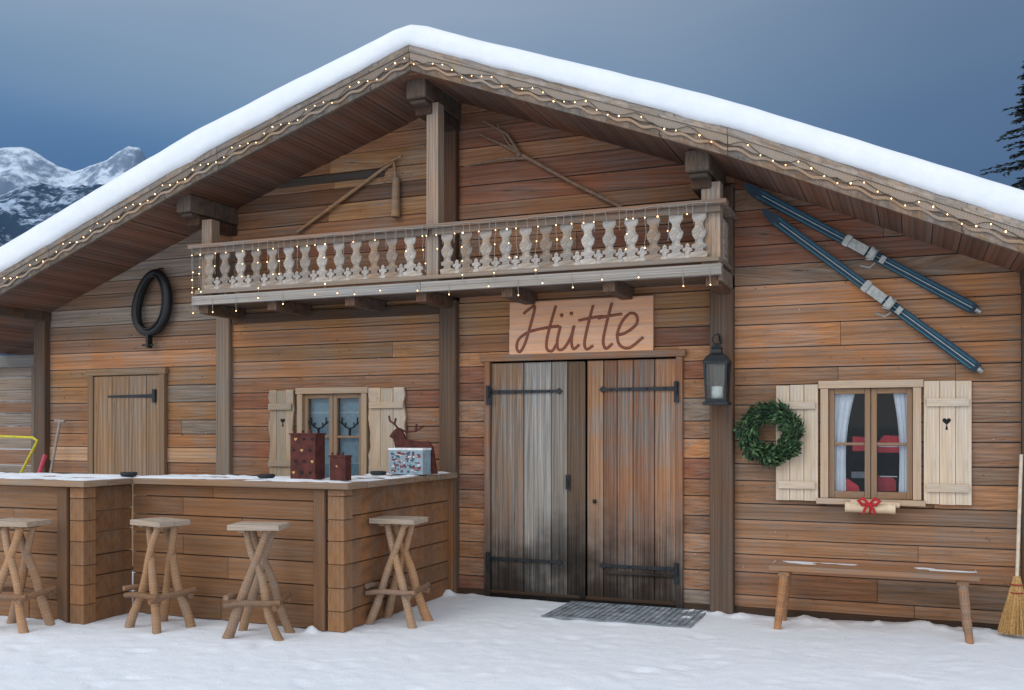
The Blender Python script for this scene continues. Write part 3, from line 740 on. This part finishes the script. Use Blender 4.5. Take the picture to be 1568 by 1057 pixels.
def stool(x,y,rot):
    s=MB(); T=Matrix.Translation((x,y,0))@Matrix.Rotation(rot,4,'Z'); M3=T.to_3x3()
    for k in range(2): s.obox(T@V((0,-.07+.14*k,.815)),M3@V((.195,0,0)),M3@V((0,.068,0)),V((0,0,.02)),jc(C(184,164,144),.06))
    legs=[((.085,-.07),(-.20,-.13)),((-.085,-.04),(.20,-.16)),((.085,.07),(-.19,.15)),((-.085,.09),(.20,.13))]
    for a,c in legs:
        n=9; w1,w2=R.uniform(-.016,.016),R.uniform(-.016,.016)
        P=[T@V((a[0]+(c[0]-a[0])*k/n+w1*math.sin(k*1.1),a[1]+(c[1]-a[1])*k/n+w2*math.sin(k*.9),.795-.81*k/n)) for k in range(n+1)]
        r0=R.uniform(.024,.029)
        s.tube(P,[r0+.010*k/n+R.uniform(-.0025,.0025) for k in range(n+1)],jc(C(176,136,100),.2),10,False,0,.04)
    for p,q in (((-.20,-.17,.25),(.22,-.17,.28)),((-.18,-.20,.31),(-.16,.2,.27)),((.19,-.22,.24),(.17,.19,.29)),((-.2,.14,.27),(.2,.14,.25))):
        pv,qv=V(p),V(q); s.tube([T@(pv.lerp(qv,k/5)+V((0,0,.008*math.sin(k)))) for k in range(6)],[.021+R.uniform(-.002,.003) for k in range(6)],jc(C(150,114,86),.2),10,False,0,.04)
    for a in ((-.1,-.02),(.1,.02)): s.obox(T@V((a[0],0,.785)),M3@V((0,.11,0)),M3@V((.025,0,0)),V((0,0,.010)),jc(C(164,130,98)))
    s.build('bar_stool',W_LOG,None,.003)
stool(-6.42,-2.72,.15); stool(-5.42,-2.28,-.25); stool(-4.52,-2.24,.3); stool(-3.79,-1.42,.05)
def cutlantern(x,y,w,h,n):
    m=MB(); z=1.145
    m.box(x-w/2,x+w/2,y-w*.3,y+w*.3,z,z+h,(1,1,1)); m.box(x-w/2-.008,x+w/2+.008,y-w*.3-.008,y+w*.3+.008,z+h,z+h+.012,(1,1,1))
    for k in range(3):
        m.tube([(x-w/2+w*(k+.5)/3,y-w*.3,z+h+.01),(x-w/2+w*(k+.5)/3,y-w*.3,z+h+.035)],.01,(1,1,1),6)
    for i in range(n[0]):
        for j in range(n[1]):
            r=w*.06; hx=x-w/2+w*(i+.5)/n[0]+(.012 if j%2 else -.008); hz=z+h*(j+.6)/n[1]
            L=[(hx+r*math.sin(t)**3,hz+r*(13*math.cos(t)-5*math.cos(2*t)-2*math.cos(3*t)-math.cos(4*t))/16) for t in np.linspace(0,2*math.pi,17)[:-1]]
            m.poly([(float(p),float(q)) for p,q in L][::-1],y-w*.3-.003,y-w*.3+.002,(1,1,1),'x',1 if (i+j)%3 else 2)
    m.build('metal_candle_lantern',[M_RUST,M_DARK,M_STRAW])
cutlantern(-4.43,-1.74,.23,.35,(3,4)); cutlantern(-4.09,-1.80,.14,.18,(1,1))
def ashtray(x,y):
    m=MB(); m.lathe((x,y,1.147),[(.055,0),(.068,.01),(.07,.03),(.06,.032),(.052,.014),(.01,.012)],(0,0,0),16); m.tube([(x-.07,y,1.17),(x+.07,y,1.172)],.006,(0,0,0),6); m.build('ashtray',M_IRON)
ashtray(-6.05,-1.95); ashtray(-4.78,-1.8); ashtray(-4.22,-1.0)
rd_=MB(); ox,oy,oz=-4.34,-.62,1.145; q=lambda x,y:(ox+(x-590)/172,oz+(720-y)/172)
rd_.poly([q(*p) for p in [(592,664),(598,656),(606,650),(613,655),(620,668),(640,671),(658,671),(666,680),(669,700),(673,720),(664,720),(658,700),(614,702),(610,720),(601,720),(604,695),(602,680),(599,668)]][::-1],oy,oy+.03,(1,1,1))
for st in ([(606,652),(600,645),(592,640),(590,632)],[(600,645),(602,636)],[(609,652),(620,657),(636,656),(650,648)],[(622,657),(622,646)],[(636,656),(638,645)]):
    rd_.tube([(q(*p)[0],oy+.015,q(*p)[1]) for p in st],.009,(1,1,1),6)
bx0,bz0=q(607,720); bx1,bz1=q(664,684)
rd_.box(bx0,bx1,oy-.16,oy-.01,bz0,bz1,C(140,158,170),'x',1); 
for i in range(90):
    X=R.uniform(bx0+.01,bx1-.04);Z=R.uniform(bz0+.01,bz1-.03); rd_.box(X,X+R.uniform(.006,.035),oy-.1625-i*.00002,oy-.158,Z,Z+R.uniform(.005,.022),jc(R.choice([C(140,40,48),C(46,92,106),C(194,200,204),C(50,66,84),C(120,60,60)]),.2),'x',1)
rd_.box(bx0-.005,bx1+.005,oy-.165,oy-.005,bz1,bz1+.018,C(225,228,230),'x',1)
rd_.build('reindeer_planter',[M_RUST,M_COL])
sh=MB(); sh.tube([(-8.95,-.25,.35),(-8.78,-.12,1.62)],.016,C(150,140,132),8); sh.tube([(-8.85,-.12,1.63),(-8.71,-.12,1.62)],.017,C(150,140,132),8)
sh.poly([(-9.12,.0),(-8.80,.0),(-8.79,.38),(-8.95,.42),(-9.10,.38)],-.30,-.28,C(190,60,80)); sh.tube([(-8.94,-.27,1.0),(-8.89,-.22,1.25)],.024,C(190,70,90),8)
sh.build('snow_shovel',M_COL)
yf=MB(); Y=C(196,184,50)
yf.tube([(-8.6,-1.0,.0),(-8.37,-1.0,1.08),(-8.16,-1.0,1.38),(-8.14,-1.0,1.42),(-8.2,-1.0,1.45),(-8.6,-1.0,1.46),(-9.2,-1.0,1.46),(-9.4,-1.0,1.40),(-9.5,-1.0,.0)],.014,Y,8)
yf.tube([(-8.45,-1.0,.7),(-9.45,-1.0,.7)],.014,Y,8); yf.build('yellow_tube_barrier',M_COL)
gm=MB()
for i in range(25): X=-2.80+1.2*i/24; gm.box(X-.003,X+.003,-.80,-.06,.004,.018,(1,1,1),'y')
for i in range(16): y=-.80+.74*i/15; gm.box(-2.80,-1.60,y-.003,y+.003,.006,.016,(1,1,1),'x')
gm.box(-2.81,-1.59,-.81,-.80,.0,.022,(.3,.3,.3)); gm.box(-1.60,-1.59,-.80,-.06,.0,.022,(1,1,1),'y')
gm.build('door_grating',M_MAT)
# ------------------------------------------------------------------ ground
def axis(a,b,st,far):
    m=list(np.arange(a,b,st)); l=[];d=st;p=a
    while p>-far: d*=1.35; p-=d; l.append(p)
    r=[];d=st;p=m[-1]
    while p<far: d*=1.35; p+=d; r.append(p)
    return np.array(l[::-1]+m+r)
gx=axis(-8.2,2.6,.03,6000); gy=axis(-4.2,.15,.03,6000)
X,Y_=np.meshgrid(gx,gy,indexing='ij'); Z=np.zeros_like(X)
near=(X>-9)&(X<4)&(Y_>-6)&(Y_<.5)
for i,j in zip(*np.where(near)):
    p=V((X[i,j],Y_[i,j],0)); Z[i,j]=.014*noise.noise(p*.9)+.006*noise.noise(p*2.7)+.0045*noise.noise(p*7)+.0045*noise.noise(p*17)
Z=np.where((Y_>-1)&near,Z*.6,Z)
for k in range(340):
    px,py=R.uniform(-8,2.5),R.uniform(-4.5,-.5)
    a=R.uniform(0,math.pi); ca,sa=math.cos(a),math.sin(a); dx=X-px; dy=Y_-py; u=(dx*ca+dy*sa)/R.uniform(.08,.14); w=(-dx*sa+dy*ca)/R.uniform(.04,.06)
    r2=u*u+w*w; d=R.uniform(.002,.009); Z+=np.where(r2<9,-d*np.exp(-r2*r2*.8)+.3*d*np.exp(-(np.sqrt(r2)-1.4)**2*4),0)
for (px,py,h,r) in ((-3.98,-.14,.06,.06),(-4.22,-2.0,.07,.04),(-6.25,-2.50,.04,.05),(-.8,-.12,.04,.11),(.05,-.1,.035,.2),(-.3,-.08,.02,.3),(-1.3,-.14,.03,.08),(.5,-.15,.03,.15),(-.6,-.2,.025,.05),(.2,-.16,.02,.05)):
    Z+=h*np.exp(-((X-px)**2+(Y_-py)**2)/(r*r))
for k in range(90):
    px,py=R.uniform(-3.9,.7),-abs(R.gauss(.05,.10))-.04; r=R.uniform(.03,.045)
    if -3.65<px<-1.8: continue
    Z+=R.uniform(.006,.018)*np.exp(-((X-px)**2+(Y_-py)**2)/(r*r))
mk=(X>-2.84)&(X<-1.56)&(Y_>-.84)&(Y_<0)
Z=np.where(mk,Z*.9+.005,Z)
ny=len(gy); vs=np.stack([X.ravel(),Y_.ravel(),Z.ravel()],1).tolist()
fs=[[i*ny+j,(i+1)*ny+j,(i+1)*ny+j+1,i*ny+j+1] for i in range(len(gx)-1) for j in range(ny-1)]
me=bpy.data.meshes.new('snow_ground'); me.from_pydata(vs,[],fs); me.materials.append(M_SNOW); me.polygons.foreach_set('use_smooth',[True]*len(fs))
scene.collection.objects.link(bpy.data.objects.new('snow_ground',me))
# ------------------------------------------------------------------ mountains
th_=math.atan(.41); cd=V((-math.sin(th_),math.cos(th_),0)); cr=V((math.cos(th_),math.sin(th_),0)); C0=V((0,-8.29,0))
def mountmat(name,rock,snow,lo,hi,nsc):
    t=NT(name); tc=t.new('ShaderNodeTexCoord'); ge=t.new('ShaderNodeNewGeometry'); sx=t.new('ShaderNodeSeparateXYZ'); t.link(ge.outputs['Normal'],sx.inputs[0])
    n=t.noise(tc.outputs['Object'],nsc,8,.7); n2=t.noise(tc.outputs['Object'],nsc*5,5,.7)
    f=t.math('ADD',sx.outputs[2],t.math('ADD',t.mr(n,.3,.7,-.3,.3),t.mr(n2,.3,.7,-.22,.22)))
    t.link(t.mix(t.mr(f,lo,hi,0,1,True),rock,snow),t.b.inputs['Base Color']); t.b.inputs['Roughness'].default_value=.9; t.b.inputs['Specular IOR Level'].default_value=.05
    return t.m
def ridge(name,depth,us,hs,foot,amp,seed,mat,crest):
    N,Mr=520,70; vs=[];fs=[]
    for i in range(N+1):
        u=-1.1+1.9*i/N
        H=float(np.interp(u,us,hs))*(1)+crest*noise.fractal(V((u*60,seed,0)),1.0,2.0,4)
        for j in range(-8,Mr+1):
            t=j/Mr if j>=0 else -j/8
            b_=foot*j/Mr if j>=0 else foot*j/8
            p=C0+cd*(depth-b_)+cr*(u*depth)
            r=noise.ridged_multi_fractal(V((p.x*.012+seed,p.y*.012,0)),.9,2.1,6,1,2)
            z=H*(1-t)**1.15+amp*(r-1.0)*(t**.7)*(1-t)*2.2
            vs.append((p.x,p.y,max(z,-2)))
    m=Mr+9
    for i in range(N):
        for j in range(m-1): fs.append([i*m+j,(i+1)*m+j,(i+1)*m+j+1,i*m+j+1])
    me=bpy.data.meshes.new(name); me.from_pydata(vs,[],fs); me.materials.append(mat); me.polygons.foreach_set('use_smooth',[True]*len(fs))
    o=bpy.data.objects.new(name,me); scene.collection.objects.link(o)
ridge('snowy_mountain_range',1000,[-1.1,-.8,-.523,-.503,-.483,-.463,-.447,-.43,-.415,-.40,-.392,-.38,-.373,-.35,-.2,0,.8],[240,270,287,289,281,268,263,269,274,284,290,287,275,250,190,150,130],280,34,3.0,mountmat('hazy_alpine_rock_snow',(.15,.21,.30),(.55,.64,.75),.48,.92,.02),1.5)  # blue distance haze is mixed into both base colours
ridge('forested_hill_range',720,[-1.1,-.8,-.523,-.49,-.46,-.42,-.38,-.3,-.1,.2,.8],[150,165,172,182,179,180,184,150,110,90,80],300,20,8.0,mountmat('hazy_snowy_forest',(.030,.058,.10),(.36,.46,.60),.78,1.12,.035),2.0)  # forest and snow colours carry a painted blue haze tint
# ------------------------------------------------------------------ conifer
ct=MB(); tx,ty,H=2.88,19.8,11.4
ct.tube([(tx,ty,0),(tx+.05,ty,4),(tx,ty,8),(tx,ty,H)],[.2,.14,.07,.015],C(52,42,36),8,False,1)
z=1.2
while z<H-.05:
    rad=.46*(H-z)**.8; nb=8
    for k in range(nb):
        a=R.uniform(0,2*math.pi); L=rad*R.uniform(.5,1.15); zz=z+R.uniform(-.1,.1)
        P=[V((tx+math.cos(a)*L*t,ty+math.sin(a)*L*t,zz+L*(.12*t-.38*t*t+.12*t**3))) for t in (0,.25,.5,.75,1)]
        ct.tube(P,[.018,.014,.01,.007,.004],C(46,38,32),4,False,1)
        nn=int(24+L*48)
        for q_ in range(nn):
            t=R.uniform(.12,1)*.999; i=int(t*4); f=t*4-i; c=P[i].lerp(P[i+1],f)
            side=R.choice((-1,1)); d=V((math.cos(a+side*R.uniform(.3,1.1)),math.sin(a+side*R.uniform(.3,1.1)),R.uniform(-.45,.05))).normalized()
            l=R.uniform(.10,.26)*(1.1-.5*t); w=d.cross(V((R.uniform(-.4,.4),R.uniform(-.4,.4),1))).normalized()*R.uniform(.015,.035)
            col=jc(R.choice([C(22,36,30),C(32,48,38),C(16,28,26),C(44,60,52)]),.3)
            ct.add([c-w*.4,c+d*l*.6-w,c+d*l,c+d*l*.6+w,c+w*.4],[[0,1,2,3,4]],[[(0,0)]*5],col)
    z+=.28 if z<8 else .22
ct.build('conifer_tree',[M_NEED,M_COL],recalc=False)
# ------------------------------------------------------------------ world, sun, camera
w=bpy.data.worlds.new('World'); scene.world=w; w.use_nodes=True; nt=w.node_tree; N=nt.nodes; N.clear(); Lk=nt.links.new
out=N.new('ShaderNodeOutputWorld'); tc=N.new('ShaderNodeTexCoord'); sx=N.new('ShaderNodeSeparateXYZ'); Lk(tc.outputs['Generated'],sx.inputs[0])
def mr(v,a,b,c,d):
    n=N.new('ShaderNodeMapRange'); n.interpolation_type='SMOOTHSTEP'
    for i,q in zip((1,2,3,4),(a,b,c,d)): n.inputs[i].default_value=q
    Lk(v,n.inputs[0]); return n.outputs[0]
def mix(f,a,b):
    n=N.new('ShaderNodeMix'); n.data_type='RGBA'; Lk(f,n.inputs[0])
    for i,q in ((6,a),(7,b)):
        if isinstance(q,tuple): n.inputs[i].default_value=(*q,1)
        else: Lk(q,n.inputs[i])
    return n.outputs[2]
cn=N.new('ShaderNodeTexNoise'); cn.inputs['Scale'].default_value=1.4; cn.inputs['Detail'].default_value=3; mp=N.new('ShaderNodeMapping'); mp.inputs['Scale'].default_value=(1,1,2.5)
Lk(tc.outputs['Generated'],mp.inputs[0]); Lk(mp.outputs[0],cn.inputs['Vector'])
ad=N.new('ShaderNodeMath'); ad.operation='ADD'; Lk(sx.outputs[2],ad.inputs[0]); Lk(mr(cn.outputs[0],.3,.7,-.03,.03),ad.inputs[1])
rp=N.new('ShaderNodeValToRGB'); Lk(ad.outputs[0],rp.inputs[0]); el=rp.color_ramp.elements
el[0].position=0; el[0].color=(*C(56,96,142),1); el[1].position=.19; el[1].color=(*C(56,96,144),1)
for p_,c_ in ((.26,C(88,124,164)),(.33,C(122,148,176)),(.40,C(144,162,184)),(.8,C(150,165,185))):
    e=el.new(p_); e.color=(*c_,1)
rp2=N.new('ShaderNodeValToRGB'); Lk(ad.outputs[0],rp2.inputs[0]); el=rp2.color_ramp.elements
el[0].position=0; el[0].color=(*C(80,105,138),1); el[1].position=.22; el[1].color=(*C(64,92,128),1)
for p_,c_ in ((.30,C(80,106,140)),(.40,C(104,126,152)),(.8,C(140,155,175))):
    e=el.new(p_); e.color=(*c_,1)
front=mix(mr(sx.outputs[0],-.5,.15,0,1),rp.outputs[0],rp2.outputs[0])
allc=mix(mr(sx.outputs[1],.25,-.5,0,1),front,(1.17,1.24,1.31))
allc=mix(mr(sx.outputs[2],.5,.9,0,1),allc,(.88,.95,1.06))
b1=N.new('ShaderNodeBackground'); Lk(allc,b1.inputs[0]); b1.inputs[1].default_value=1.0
sky=N.new('ShaderNodeTexSky'); sky.sky_type='NISHITA'; sky.sun_disc=False; sky.sun_elevation=math.radians(36); sky.sun_rotation=math.radians(200); sky.air_density=1; sky.dust_density=2
b2=N.new('ShaderNodeBackground'); Lk(sky.outputs[0],b2.inputs[0]); b2.inputs[1].default_value=.006
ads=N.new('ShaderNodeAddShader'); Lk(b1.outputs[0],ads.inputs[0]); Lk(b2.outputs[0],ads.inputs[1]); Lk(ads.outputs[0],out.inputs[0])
sun=bpy.data.lights.new('sun','SUN'); sun.energy=.6; sun.angle=math.radians(30); sun.color=(1,.98,.95)
so=bpy.data.objects.new('sun',sun); scene.collection.objects.link(so)
so.rotation_euler=V((.28,.77,-.58)).to_track_quat('-Z','Y').to_euler()
cam=bpy.data.cameras.new('camera'); co=bpy.data.objects.new('camera',cam); scene.collection.objects.link(co)
co.location=(0,-8.29,1.55); co.rotation_euler=(math.radians(90),0,th_); cam.sensor_width=36; cam.lens=34.44; cam.shift_y=.0807; cam.clip_end=20000; cam.clip_start=.1
scene.camera=co
scene.view_settings.view_transform='Standard'; scene.view_settings.look='None'; scene.view_settings.exposure=0
